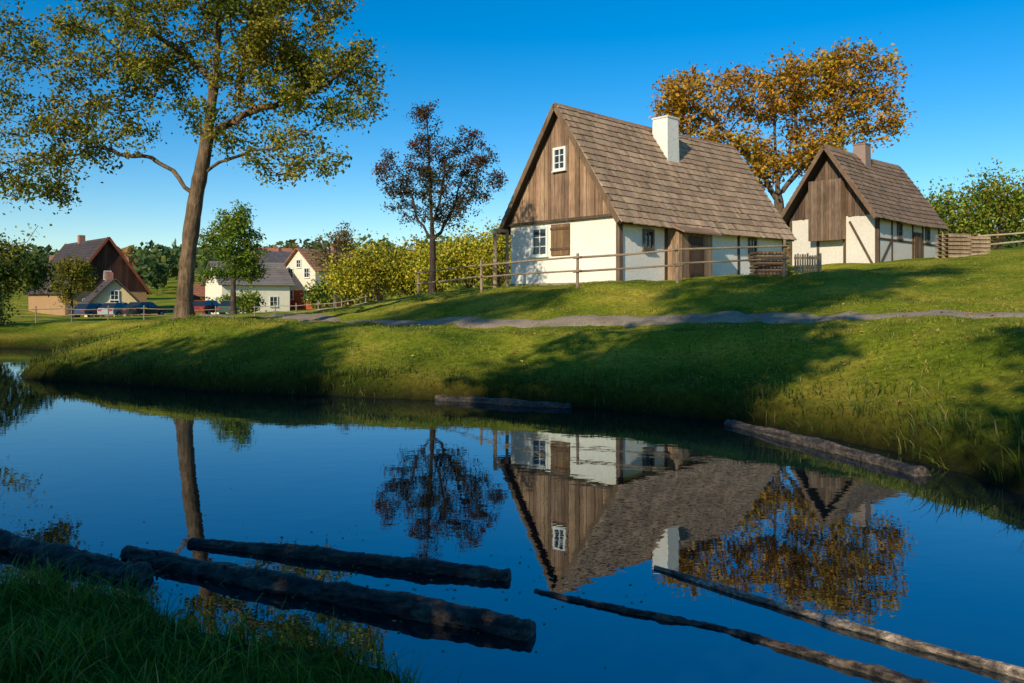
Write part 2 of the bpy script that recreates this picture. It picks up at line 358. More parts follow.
def blob_pts(blobs, total):
    wts=np.array([b[1][0]*b[1][1]*b[1][2] for b in blobs])**.75; wts/=wts.sum(); out=[]
    for (c,r),w_ in zip(blobs,wts):
        n=max(3,int(total*w_)); d=rng.normal(size=(n,3)); d/=np.linalg.norm(d,axis=1)[:,None]
        rad=rng.uniform(.15,1,n)**(.5); out.append(np.array(c)+d*rad[:,None]*np.array(r))
    return np.concatenate(out)
def tree(name, base, trunk, blobs, ntar, rbase, leafn, leafsize, sigma, palette, bark=(.09,.07,.055), tip=.010, up=.5, limbs=(), power=.5):
    base=np.array(base,float)
    pos=[];par=[]
    tr=catmull(np.array(trunk,float),False,5)
    for i,q in enumerate(tr): pos.append(q); par.append(i-1)
    ntr=len(pos)
    for lb in limbs:
        lb=np.array(lb,float); d=np.linalg.norm(np.array(pos[:ntr])-lb[0],axis=1); p0=int(d.argmin())
        for q in catmull(np.vstack([pos[p0],lb[1:]]),False,5)[1:]:
            pos.append(q+rng.normal(size=3)*.04); par.append(p0); p0=len(pos)-1
    T=blob_pts(blobs,ntar)
    A_=np.array(pos); dd=np.min(np.linalg.norm(T[:,None]-A_[None],axis=2),axis=1); T=T[np.argsort(dd)]
    minz=min(b[0][2]-b[1][2] for b in blobs)
    buf=np.zeros((60000,3)); buf[:len(pos)]=A_; cnt=len(pos)
    tips=[];twig=[]
    for t in T:
        Pn=buf[:cnt]; dv=t-Pn; dist=np.linalg.norm(dv,axis=1)
        cost=dist+up*np.maximum(0,Pn[:,2]-t[2]+.35*dist)+np.where(Pn[:,2]<min(minz*.8,t[2]),(minz*.8-Pn[:,2]).clip(0)*1.5,0)
        j=int(cost.argmin()); d=dist[j]
        if d<.05: continue
        k=max(2,int(d/.3)); p0=buf[j].copy()
        pd=buf[j]-buf[par[j]] if par[j]>=0 else np.array((0,0,1.)); pd=pd/(np.linalg.norm(pd)+1e-6)
        mid=p0+ (pd*.35+ (t-p0)/d*.35)*d*.55 + np.array((0,0,.08*d)) + rng.normal(size=3)*.06*d
        last=j
        for i in range(1,k+1):
            u_=i/k; q=(1-u_)**2*p0+2*u_*(1-u_)*mid+u_*u_*t + (rng.normal(size=3)*.025*min(d,1.2) if i<k else 0)
            buf[cnt]=q; par.append(last); last=cnt; cnt+=1
            if u_>.45: twig.append(cnt-1)
        tips.append(last)
    Pn=buf[:cnt]; par=np.array(par); w=np.zeros(cnt); haschild=np.zeros(cnt,bool)
    haschild[par[par>=0]]=True; w[~haschild]=1
    order=np.arange(cnt)[::-1]
    mainc=np.full(cnt,-1); best=np.zeros(cnt)
    for i in order:
        p_=par[i]
        if p_>=0:
            w[p_]+=w[i]
            if w[i]>best[p_]: best[p_]=w[i]; mainc[p_]=i
    pw=math.log(rbase/tip)/math.log(w[0])
    R=tip*w**pw
    D=np.zeros((cnt,3)); D[0]=(0,0,1); D[1:]=Pn[1:]-Pn[par[1:]]; D/= (np.linalg.norm(D,axis=1)[:,None]+1e-9)
    flare=1+.55*np.exp(-np.maximum(Pn[:,2],0)/.3)*(np.arange(cnt)<ntr)
    R=R*flare*rng.uniform(.93,1.07,cnt)
    ch=np.arange(1,cnt); pa=par[1:]; ismain=mainc[pa]==ch
    p0=Pn[pa].copy(); p1=Pn[ch]; r1=R[ch]; r0=np.where(ismain,R[pa],np.minimum(R[ch]*1.25,R[pa]))
    d0=np.where(ismain[:,None],D[pa],D[ch]); d1=D[ch]
    sides=7; ang=np.arange(sides)*2*np.pi/sides
    def ring(pc_,dr,rr):
        ref=np.where(np.abs(dr[:,0:1])<.9,np.array([[1.,0,0]]),np.array([[0,1.,0]]))
        a=np.cross(dr,ref); a/=np.linalg.norm(a,axis=1)[:,None]; b_=np.cross(dr,a)
        return pc_[:,None]+rr[:,None,None]*(np.cos(ang)[None,:,None]*a[:,None]+np.sin(ang)[None,:,None]*b_[:,None])
    V=np.concatenate([ring(p0,d0,r0),ring(p1,d1,r1)],1); ne=len(ch); V=V.reshape(-1,3)
    o=np.arange(ne)[:,None]*2*sides; i_=np.arange(sides); j_=(i_+1)%sides
    F=np.stack([o+i_,o+j_,o+sides+j_,o+sides+i_],2).reshape(-1,4)
    Cb=np.tile(np.array(bark),(len(V),1))
    src=np.concatenate([Pn[tips],Pn[np.array(twig)]]); 
    n=leafn; cidx=rng.integers(0,len(src),n)
    clump=np.clip(rng.uniform(.0,1,len(src))*.6+.8*(vn(src[:,[0,2]]+src[:,[1,1]]*.7,.8,2)-.25),0,1)
    keep=rng.uniform(0,1,n)<(.15+.85*clump[cidx]); cidx=cidx[keep]; n=len(cidx)
    Lp=src[cidx]+rng.normal(size=(n,3))*sigma*np.array((1,1,.8))-np.array((0,0,sigma*.4))
    pal=np.array(palette); pick=(clump[cidx]*.7+rng.uniform(0,.3,n))*(len(pal)-1e-3); lc=pal[pick.astype(int)]*rng.uniform(.6,1.35,(n,1))
    V2,F2,C2=leaves_mesh(Lp,leafsize,lc)
    Vall=np.concatenate([V,V2]); 
    ob=make_mesh(name,Vall,[(F,0),(F2+len(V),1)],[M_bark,M_leaf],np.concatenate([Cb,C2]),smooth=[0])
    ob.location=tuple(base); return ob

G_ol=[(.11,.15,.012),(.17,.20,.016),(.25,.24,.024),(.36,.27,.03)]
G_sh=[(.05,.07,.012),(.08,.09,.015)]
tree('alder_tree',(-9.6,23.3,tz(-9.6,23.3)-.05),
 [(0,0,0),(.05,0,1),(.17,0,2.2),(.36,0,3.6),(.6,0,4.8),(.8,0,6.2),(.95,.1,8),(1.05,0,10),(1.1,0,12)],
 [((1,0,10),(3.4,3,2.8)),((4.1,0,6.6),(1.9,2,1.4)),((5.0,.5,7.6),(.9,1,1.0)),((3.3,0,4.8),(1.7,1.5,.7)),((-2.6,0,5.5),(1.9,1.5,1.1)),
  ((-4,0,4.2),(1,1,1.0)),((-2,0,8.2),(2.4,2,1.9)),((1.2,0,5.8),(1.5,1.2,1.0)),((3.2,0,8.7),(2.4,2,1.9)),((-.8,0,6.9),(1.5,1.5,1.0)),((2.4,0,7.2),(1.5,1.3,1.2))],
 620,.225,76000,.115,.18,G_ol,bark=(.17,.115,.07),tip=.009,
 limbs=[[(.42,0,3.7),(-.6,.1,4.5),(-1.8,0,4.9),(-3.2,0,5.3)],[(.7,0,5.2),(1.8,0,6.0),(3.2,0,6.5),(4.6,0,7.2)],[(.5,0,4.3),(1.6,-.3,4.7),(2.8,-.3,5.0)],[(.85,0,6.8),(0,.4,7.8),(-1.4,0,8.6)]])
tree('birch_tree',(-18.0,22.5,tz(-18.0,22.5)-.05),[(0,0,0),(.2,0,2),(.3,0,5),(.6,0,8),(.6,0,12)],
 [((.5,0,9),(4.2,3.5,3.5)),((3.8,0,6.0),(2.0,2,1.5)),((4.3,0,8.5),(1.4,2,1.4)),((3.5,0,3.9),(1.2,1,.8))],300,.2,24000,.11,.2,G_ol,bark=(.13,.1,.07),tip=.008)
tree('rowan_tree',(-4.0,40,tz(-4,40)-.05),[(0,0,0),(.02,0,1.5),(.0,0,3),(-.1,0,5),(-.2,0,7.5),(-.3,0,9.5)],
 [((.2,0,4.9),(2.6,2.2,1.8)),((-.4,0,8.5),(.8,.9,1.3)),((1.8,0,7.3),(1.1,1.1,1.3)),((-1.9,0,5.9),(1,1,1.5)),((2.6,0,6),(1,.9,1.3)),((0,0,6.8),(1.5,1.3,1.2))],
 330,.16,25000,.12,.16,[(.03,.045,.014),(.05,.055,.016),(.09,.055,.02),(.15,.045,.02)],bark=(.06,.045,.035),up=1.0,tip=.011,
 limbs=[[(0,0,2.6),(-.8,0,4),(-1.3,0,6)],[(0,0,2.8),(1,0,4.2),(1.7,0,6.6)],[(0,0,3.2),(.5,-.5,5),(.7,-.5,7.5)]])
tree('autumn_linden_tree',(16.8,50,tz(16.8,50)-.05),[(0,0,0),(.1,0,2),(-.1,0,4.5),(-.2,0,6),(-.3,0,9),(0,0,12)],
 [((-4.9,0,10.6),(3.0,3,2.0)),((4.4,0,11.9),(3.3,3,2.2)),((-.4,0,11.2),(3.4,3,2.1)),((6.2,0,9.4),(1.6,2,1.9)),((-2.6,0,8.0),(2.4,2,1.4)),((2.6,0,8.6),(2.4,2,1.5)),((-6.4,0,9.4),(1.4,1.5,1.5)),((-1.5,0,5.8),(1.8,2,1.2)),((1,0,7),(1.8,2,1.3))],
 520,.30,40000,.24,.32,[(.28,.13,.015),(.40,.20,.018),(.50,.28,.025),(.44,.33,.03)],bark=(.13,.095,.065),tip=.016,up=.9,
 limbs=[[(0,0,4),(-1.6,0,6.4),(-3.6,0,8.6),(-5.6,0,10.4)],[(0,0,4.5),(1.8,0,6.6),(3.6,0,9),(5.2,0,12)],[(-.1,0,5),(.8,0,8),(1.2,0,12)]])
Gb=[(.08,.16,.012),(.12,.20,.016),(.19,.25,.02),(.26,.30,.025)]
tree('maple_tree',(-21,60,tz(-21,60)),[(0,0,0),(0,0,2),(0,0,5),(0,0,7)],[((0,0,5.0),(2.5,2.4,2.5)),((.2,0,7),(1.4,1.4,1.4)),((-1.3,0,3.2),(1.2,1.2,.8)),((1.4,0,3.6),(1.2,1.2,.9))],160,.2,20000,.2,.27,Gb)
tree('maple_tree.001',(-38.8,70,tz(-38.8,70)),[(0,0,0),(0,0,2),(0,0,5)],[((0,0,3.4),(1.8,1.8,2.0)),((.3,0,4.6),(1.2,1.2,1.0))],120,.2,10000,.2,.30,[(.12,.13,.012),(.2,.19,.02),(.30,.22,.02)])
tree('ash_tree',(-28.4,44,tz(-28.4,44)),[(0,0,0),(0,0,1.5),(0,0,4)],[((0,0,3.0),(2.3,2.2,1.7)),((1.6,0,2.8),(1.4,1.3,1.2)),((-1.5,0,3.6),(2,2,1.5))],150,.2,16000,.18,.25,[(.03,.06,.012),(.05,.085,.014),(.10,.13,.016)])
tree('cherry_tree',(-12.4,56,tz(-12.4,56)),[(0,0,0),(0,0,1.5),(0,0,4),(0,0,5.4)],[((0,0,4),(1.8,1.6,1.5)),((.3,0,5.2),(1,1,.8))],110,.14,4500,.18,.22,[(.16,.12,.04),(.22,.16,.06)],bark=(.16,.13,.1),tip=.012)
# trees standing on the near bank, left of and behind the photographer: they shade the banks
tree('oak_tree',(-8.7,-4,.7),[(0,0,0),(.1,0,3),(0,0,7),(0,0,13)],[((0,0,10.2),(2.8,2.6,3.8)),((.3,0,5.5),(2.8,2.6,2.5)),((1.6,-1,12),(1.8,1.6,2))],190,.3,23000,.32,.40,G_sh)
tree('oak_tree.001',(-19.6,-2,.9),[(0,0,0),(.1,0,3),(0,0,7),(0,0,11)],[((-1,0,9),(3.4,3.4,2.8)),((3.2,0,8.6),(2.8,3,2.6)),((0,0,6),(4,3,1.8))],240,.3,32000,.32,.42,G_sh)
tree('oak_tree.002',(-2.6,-8,1.0),[(0,0,0),(.1,0,3),(0,0,7),(0,0,11)],[((0,0,9),(1.7,2.2,3.4)),((1.6,0,12),(1.8,1.5,1.4)),((2.6,0,8),(1.5,1.5,2.2))],120,.26,11000,.28,.34,G_sh)
tree('log_shade_tree',(-4.6,-1.2,.8),[(0,0,0),(.1,0,1.5),(0,0,3.5),(0,0,5)],[((0,0,3.4),(2.0,1.6,1.7)),((1.6,.2,2.8),(1.3,1.2,1.2))],110,.16,6000,.22,.22,G_sh)  # low tree out of view, added to shade the floating logs
tree('poplar_tree',(-12.5,-12,1.0),[(0,0,0),(.1,0,8),(0,0,16),(0,0,24)],[((0,0,20.5),(3.4,2.6,2.0)),((2.6,0,22.6),(2.4,2,1.0)),((0,0,14),(2,2,4))],170,.35,15000,.35,.4,G_sh)
tree('poplar_tree.001',(-23,-12,1.0),[(0,0,0),(.1,0,8),(0,0,16),(0,0,22)],[((0,0,21.5),(3.2,2.6,1.8)),((0,0,15),(1.8,2,3))],140,.35,12000,.35,.4,G_sh)

def bush(name, blobs, n, size, pal):
    """shrub mass: leaves spread through several overlapping irregular crowns, with stems"""
    Ps=[]; 
    tot=sum(r[0]*r[2] for c,r in blobs); mb=MB()
    for c,r in blobs:
        c=np.array(c,float); gz=tz(c[0],c[1]); k=int(n*r[0]*r[2]/tot); sub=max(5,int(r[0]*r[2]*5))
        d=rng.normal(size=(sub,3)); d/=np.linalg.norm(d,axis=1)[:,None]; d[:,2]=np.abs(d[:,2])*.95-.1
        cc=np.array((c[0],c[1],gz+c[2]))+d*np.array(r)*rng.uniform(.5,1,(sub,1))
        for q in cc: 
            mb.cyl((c[0]+random.uniform(-.2,.2),c[1],gz-.05),q,.03,.01,(.08,.06,.04),0,4)
        ii=rng.integers(0,sub,k); sg=.22*min(r[0],r[2])+.12
        br=rng.uniform(.6,1.35,sub)
        Ps.append((cc[ii]+rng.normal(size=(k,3))*sg, br[ii]))
    P=np.concatenate([a for a,_ in Ps]); br=np.concatenate([b_ for _,b_ in Ps])
    gz,_=terrain(P[:,:2]); P[:,2]=np.maximum(P[:,2],gz+.1)
    pal=np.array(pal); lc=pal[rng.integers(0,len(pal),len(P))]*(br*rng.uniform(.75,1.25,len(P)))[:,None]
    V2,F2,C2=leaves_mesh(P,size,lc,flat=0)
    V1=np.array(mb.v); nv=len(V1)
    return make_mesh(name,np.concatenate([V1,V2]),[(np.array(mb.q),0),(np.array(mb.t),0),(F2+nv,1)],[M_bark,M_leaf],np.concatenate([np.array(mb.c),C2]))
Y=[(.46,.38,.03),(.55,.45,.04),(.36,.36,.03),(.22,.27,.02)]
bush('hazel_hedge',[((-11.5,56,1.5),(1.9,1.5,2.0)),((-9.3,55,1.8),(2,1.5,2.6)),((-7,56,1.6),(1.9,1.5,2.3)),((-5,55,1.6),(1.8,1.5,2.1)),((-3,56,1.9),(2,1.5,2.7)),((-1,55,2),(1.8,1.5,2.8)),((1,55,2),(1.8,1.5,2.5))],36000,.19,Y)
bush('garden_shrub',[((33,60,1.8),(2.4,2,2.8)),((36.5,60,2.2),(2.6,2,3.4)),((40,61,1.6),(2.6,2,3.0)),((30.5,63,2),(2,2,3.4)),((44,60,2),(3,2,3))],22000,.24,[(.22,.28,.02),(.13,.20,.02),(.34,.24,.03),(.08,.14,.015),(.28,.34,.03)])
bush('field_hedge',[((-24,74,1),(2.5,1.2,1.1)),((-29,82,.8),(3,1.2,1)),((-17,75,1),(3,1.2,1.4)),((-14,68,1),(2.4,1.2,1.3))],6000,.28,[(.12,.17,.02),(.16,.2,.02)])
bush('willow_shrub',[((-22.6,33.5,.6),(1.5,.9,1.2)),((-24.6,35,.8),(1.5,1,1.6))],8000,.12,[(.06,.10,.014),(.09,.13,.016),(.14,.15,.02)])

# distant wooded hills: one mass
n=1500; tx=rng.uniform(-420,300,n); ty=rng.uniform(150,620,n); kk=(np.abs(tx)<ty*.8+20)
tx,ty=tx[kk],ty[kk]; tz_,_=terrain(np.column_stack([tx,ty])); Pc=[];Cc=[]
palD=np.array([(.06,.10,.03),(.09,.13,.03),(.13,.15,.03),(.24,.17,.035),(.26,.14,.04)])
for i in range(len(tx)):
    hgt=rng.uniform(6,11); r=hgt*.38; k=46
    d=rng.normal(size=(k,3)); d/=np.linalg.norm(d,axis=1)[:,None]
    Pc.append(np.array((tx[i],ty[i],tz_[i]+hgt*.58))+d*np.array((r,r,hgt*.45))*rng.uniform(.6,1,(k,1)))
    c=palD[min(4,int(rng.exponential(1.4)))]; Cc.append(np.tile(c,(k,1))*rng.uniform(.7,1.3,(k,1)))
V2,F2,C2=leaves_mesh(np.concatenate(Pc),2.2,np.concatenate(Cc)); make_mesh('distant_trees',V2,[(F2,0)],[M_leaf],C2)

# ------------------------------------------------------------------ cottages
WHITE=(.86,.81,.72); BRN=(.30,.19,.12); DK=(.06,.042,.03); SH=(.37,.25,.16)
def roof_parts(par, Ln, W, h, rise, ox0, ox1, oe, row=.33, shc=SH):
    """two shingled slopes; ridge along local X at y=W/2"""
    half=W/2; sl=math.hypot(half,rise); cs,sn=half/sl,rise/sl
    for side in (0,1):
        mb=MB()
        def pt(x,s_,o):
            sag=-.07*math.sin(math.pi*min(max(x/Ln,0),1))
            yy=s_*cs - 0; z=h+rise-s_*sn+sag
            if side==0: return (x, half-yy-o*sn, z+o*cs)
            return (x, half+yy+o*sn, z+o*cs)
        tot=sl+oe
        P=[pt(-ox0,0,.03),pt(Ln+ox1,0,.03),pt(Ln+ox1,tot,.03),pt(-ox0,tot,.03),pt(-ox0,0,.07),pt(Ln+ox1,0,.07),pt(Ln+ox1,tot,.07),pt(-ox0,tot,.07)]
        mb.hexa(P,DK,0)
        nr=int(tot/row)+1
        for i in range(nr):
            s1=tot+.04-i*row; s0=max(s1-row*1.6,0.0)
            if s1<=.08: continue
            x=-ox0-.02-random.uniform(0,.15)
            rowc=random.uniform(.9,1.1); rj=random.uniform(-.015,.015)
            while x<Ln+ox1:
                w=random.uniform(.14,.30); xa=max(x,-ox0-.03); xb=min(x+w-.008,Ln+ox1+.03)
                if xb-xa>.03:
                    j=rj+random.uniform(-.018,.018); oo=random.uniform(0,.012)
                    c=vary(shc,.22 if random.random()<.9 else .45); c=tuple(q*rowc for q in c)
                    lo=.19+oo; hi=.112
                    P=[pt(xa,s0,hi-.0),pt(xb,s0,hi),pt(xb,s1+j,lo-.05),pt(xa,s1+j,lo-.05),pt(xa,s0,hi+.02),pt(xb,s0,hi+.02),pt(xb,s1+j,lo),pt(xa,s1+j,lo)]
                    mb.hexa(P,c,0)
                x+=w
        mb.build('roof_slope_front' if side==0 else 'roof_slope_back',[M_shingle],par)
    mb=MB(); nseg=8
    for sd in (-1,1):
        for k_ in range(nseg):
            xa=-ox0-.05+(Ln+ox0+ox1+.1)*k_/nseg; xb=-ox0-.05+(Ln+ox0+ox1+.1)*(k_+1)/nseg-.01
            za=h+rise+.17-.07*math.sin(math.pi*min(max(xa/Ln,0),1)); zb=h+rise+.17-.07*math.sin(math.pi*min(max(xb/Ln,0),1)); g_=.2*rise/half
            y0=half+sd*.005; y1=half+sd*.2
            mb.hexa([(xa,y0,za),(xb,y0,zb),(xb,y1,zb-g_),(xa,y1,za-g_),(xa,y0,za+.04),(xb,y0,zb+.04),(xb,y1,zb-g_+.04),(xa,y1,za-g_+.04)],vary(BRN,.15),0)
    for xx in (-ox0-.035,Ln+ox1+.035):
        for sd in (-1,1):
            p1=(xx,half,h+rise+.08); tot=sl+oe; p2=(xx,half+sd*tot*cs,h+rise-tot*sn+.08)
            mb.beam(p1,p2,.035,.20,vary((.17,.11,.07),.1),0)
    mb.build('ridge_and_bargeboards',[M_wood],par)
def gable_boards(par,name,W,h,rise,x,y0,y1,zb,bw=.19,col=BRN):
    mb=MB(); y=y0; half=W/2
    top=lambda yy:h+rise*(1-abs(yy-half)/half)+.02
    while y<y1-.01:
        w=bw*random.uniform(.8,1.2); ye=min(y+w-.02,y1); d=random.uniform(.03,.065)
        zb_=zb+random.uniform(-.03,.02)
        pts=[y,ye]
        if y<half<ye: pts=[y,half,ye]
        cc=vary(col,.38)
        for a,b_ in zip(pts[:-1],pts[1:]):
            ta,tb=max(top(a),zb_+.02),max(top(b_),zb_+.02)
            mb.hexa([(x-d,a,zb_),(x+.0,a,zb_),(x+.0,b_,zb_),(x-d,b_,zb_),(x-d,a,ta),(x,a,ta),(x,b_,tb),(x-d,b_,tb)],cc,0)
        y+=w
    return mb.build(name,[M_wood],par)
def window(par,name,c,axis_,w,h,out=-1,frame=(.78,.77,.72),cross=(1,2)):
    mb=MB()
    def bx(u0,u1,z0,z1,d0,d1,col,m_):
        if axis_=='y': a=(c[0]+min(out*d0,out*d1),c[1]+u0,c[2]+z0); b_=(c[0]+max(out*d0,out*d1),c[1]+u1,c[2]+z1)
        else: a=(c[0]+u0,c[1]+min(out*d0,out*d1),c[2]+z0); b_=(c[0]+u1,c[1]+max(out*d0,out*d1),c[2]+z1)
        mb.box(a,b_,col,m_)
    f=.065
    bx(-w/2+.003,w/2-.003,-h/2+.003,h/2-.003,.0,.018,(.02,.025,.03),1)
    bx(-w/2-.03,-w/2+f,-h/2-.03,h/2+.03,0.002,.07,frame,0); bx(w/2-f,w/2+.03,-h/2-.03,h/2+.03,.002,.07,frame,0)
    bx(-w/2+f,w/2-f,h/2-f,h/2+.03,.002,.066,frame,0); bx(-w/2+f,w/2-f,-h/2-.03,-h/2+f,.002,.066,frame,0)
    for i in range(cross[0]):
        u_=-w/2+w*(i+1)/(cross[0]+1); bx(u_-.02,u_+.02,-h/2+f,h/2-f,.004,.05,frame,0)
    for i in range(cross[1]):
        z_=-h/2+h*(i+1)/(cross[1]+1); bx(-w/2+f,w/2-f,z_-.015,z_+.015,.004,.045,frame,0)
    bx(-w/2-.06,w/2+.06,-h/2-.07,-h/2-.032,.0,.12,vary(frame,.05),0)
    return mb.build(name,[M_paint,M_glass],par)
def prism_wall(mb,Ln,W,z0,h,rise,col,mat=0):
    half=W/2
    P=[(0,0,z0),(0,W,z0),(0,W,h),(0,half,h+rise),(0,0,h),(Ln,0,z0),(Ln,W,z0),(Ln,W,h),(Ln,half,h+rise),(Ln,0,h)]
    mb.add(P,[(0,4,2,1),(5,6,7,9),(0,5,9,4),(1,2,7,6),(4,9,8,3),(3,8,7,2),(0,1,6,5)],[(4,3,2),(9,7,8)],col,mat)

ANG=math.radians(43)
def planks(par,name,x0,x1,z0,z1,y,bw=.17,col=BRN,th=.05):
    mb=MB(); x=x0
    while x<x1-.02:
        w=min(bw*random.uniform(.85,1.15),x1-x); mb.box((x,y-th-random.uniform(0,.015),z0),(x+w-.01,y,z1),vary(col,.28),0); x+=w
    return mb.build(name,[M_wood],par)

# --- main cottage
hx,hy=3.9,29.0; hz=2.45
house=empty('timber_cottage',(hx,hy,hz),ANG)
W,Ln,h,rise=5.78,12.0,2.62,4.28
mb=MB(); prism_wall(mb,Ln,W,-.6,h,rise-.10,WHITE,0); mb.build('walls',[M_plaster],house)
mb=MB()
mb.box((-.05,-.05,-.6),(Ln+.05,W+.05,.12),(.26,.24,.2),0); mb.build('stone_plinth',[M_plaster],house)
gable_boards(house,'gable_boarding',W,h,rise,-.012,-.18,W+.18,h-.02)
mb=MB(); 
mb.beam((-.09,-.2,h-.06),(-.09,W+.2,h-.06),.10,.10,(.10,.07,.05),0)
mb.box((-.06,-.065,.12),(.14,.10,h-.13),(.16,.11,.08),0)
mb.box((-.02,-.09,h-.16),(Ln,-.003,h+.02),(.09,.06,.045),0)
for t in (2.75,5.2,8.0): mb.box((t,-.03,.12),(t+.16,-.003,h-.16),(.09,.06,.045),0)
mb.box((Ln-.14,-.04,.12),(Ln+.03,.1,h-.16),(.09,.06,.045),0)
mb.build('timber_frame',[M_wood],house)
roof_parts(house,Ln,W,h,rise,.38,.35,.55)
window(house,'gable_window',(-.075,W/2,4.95),'y',.62,.86,cross=(1,2))
window(house,'ground_window',(0,4.05,1.78),'y',.85,1.12,cross=(1,2))
gable=MB()
for i in range(6):
    gable.box((-.06-random.uniform(0,.01),2.42+i*.165,1.2),(-.004,2.42+i*.165+.155,2.42),vary((.2,.12,.065),.2),0)
for z in (1.4,2.2): gable.box((-.095,2.4,z),(-.071,3.42,z+.09),(.12,.07,.045),0)
gable.build('wooden_shutter',[M_wood],house)
window(house,'side_window',(1.7,0,1.72),'x',.6,.75,frame=(.12,.085,.06),cross=(1,1))
window(house,'side_window.001',(9.2,0,1.7),'x',.6,.9,frame=(.12,.085,.06),cross=(1,1))
# boarded entrance porch
pp=MB()
x=2.98
while x<5.0:
    w=random.uniform(.13,.2); pp.box((x,-.62-random.uniform(0,.012),.0),(x+w-.01,-.57,2.1),vary(BRN,.3),0); x+=w
y=-.56
while y<-.02:
    pp.box((2.93,y,.0),(2.975,y+.15,2.25),vary(BRN,.3),0); pp.box((5.03,y,.0),(5.075,y+.15,2.25),vary(BRN,.3),0); y+=.16
pp.box((3.45,-.66,.02),(4.4,-.637,1.95),vary((.11,.07,.045)),0)
for z in (.4,1.5): pp.box((3.5,-.69,z),(4.35,-.662,z+.12),DK,0)
pp.hexa([(2.7,-.95,2.02),(5.3,-.95,2.02),(5.3,0,2.42),(2.7,0,2.42),(2.7,-.95,2.08),(5.3,-.95,2.08),(5.3,0,2.48),(2.7,0,2.48)],vary(BRN),0)
pp.build('boarded_porch',[M_wood],house)
def chimney(par,x,y,z0,z1,w,col,mat):
    mb=MB(); t=.05
    mb.hexa([(x-w/2-t,y-w/2-t,z0),(x+w/2+t,y-w/2-t,z0),(x+w/2+t,y+w/2+t,z0),(x-w/2-t,y+w/2+t,z0),(x-w/2,y-w/2,z1),(x+w/2,y-w/2,z1),(x+w/2,y+w/2,z1),(x-w/2,y+w/2,z1)],col,0)
    mb.box((x-w/2-.03,y-w/2-.03,z1+.002),(x+w/2+.03,y+w/2+.03,z1+.08),tuple(q*.85 for q in col),0)
    mb.box((x-w/4,y-w/4,z1+.082),(x+w/4,y+w/4,z1+.09),(.02,.02,.02),0)
    mb.build('chimney',[mat],par)
chimney(house,5.75,W/2-.75,4.4,7.25,.78,(.78,.75,.68),M_plaster)

# --- second cottage on the right
h2=empty('timber_cottage.001',(19.3,42,3.85),ANG)
W2,L2,hh,r2=4.95,8.8,2.65,3.65
mb=MB(); prism_wall(mb,L2,W2,-.8,hh,r2-.10,(.68,.63,.55),0); mb.build('walls',[M_plaster],h2)  # plaster toned down to stand in for shade on this cottage
gable_boards(h2,'gable_boarding',W2,hh,r2,-.012,-.1,W2+.1,hh-.05,col=(.12,.08,.055))
DK2=(.10,.07,.045)
mb=MB()
for t in (0,1.7,3.2,W2-.14): mb.box((-.045,t,-.3),(-.004,t+.14,hh-.06),DK2,0)
for t in (0,1.7,4.6,6.1,L2-.14): mb.box((t+.002,-.045,-.3),(t+.14,-.004,hh-.12),DK2,0)
mb.box((0.17,-.035,1.25),(L2-.17,-.0042,1.36),DK2,0); mb.box((0,-.06,hh-.118),(L2,-.003,hh+.02),DK2,0)
mb.beam((.3,-.03,.0),(1.6,-.03,1.2),.05,.11,DK2,0); mb.beam((-.03,.3,.0),(-.03,1.5,2.3),.05,.11,DK2,0)
mb.build('timber_frame',[M_wood],h2)
mb=MB() # boarded hay loft box hung on the gable
y=1.7
while y<3.4:
    w=random.uniform(.14,.2); mb.box((-.62,y,1.3),(-.57,y+w-.01,4.6),vary((.18,.12,.08),.35),0); y+=w
mb.box((-.565,1.7,1.35),(-.07,1.75,4.5),BRN,0); mb.box((-.565,3.35,1.35),(-.07,3.4,4.5),BRN,0)
mb.build('hay_loft',[M_wood],h2)
roof_parts(h2,L2,W2,hh,r2,.95,.35,.5,shc=(.23,.155,.105))
window(h2,'side_window',(2.8,0,1.85),'x',.6,.8,frame=(.12,.085,.06),cross=(1,1))
window(h2,'side_window.001',(6.9,0,1.85),'x',.6,.8,frame=(.12,.085,.06),cross=(1,1))
planks(h2,'side_door',4.8,5.8,-.2,1.9,-.05,col=(.14,.085,.05))
chimney(h2,3.3,W2/2-.2,5.2,6.95,.7,(.3,.22,.18),M_plaster)

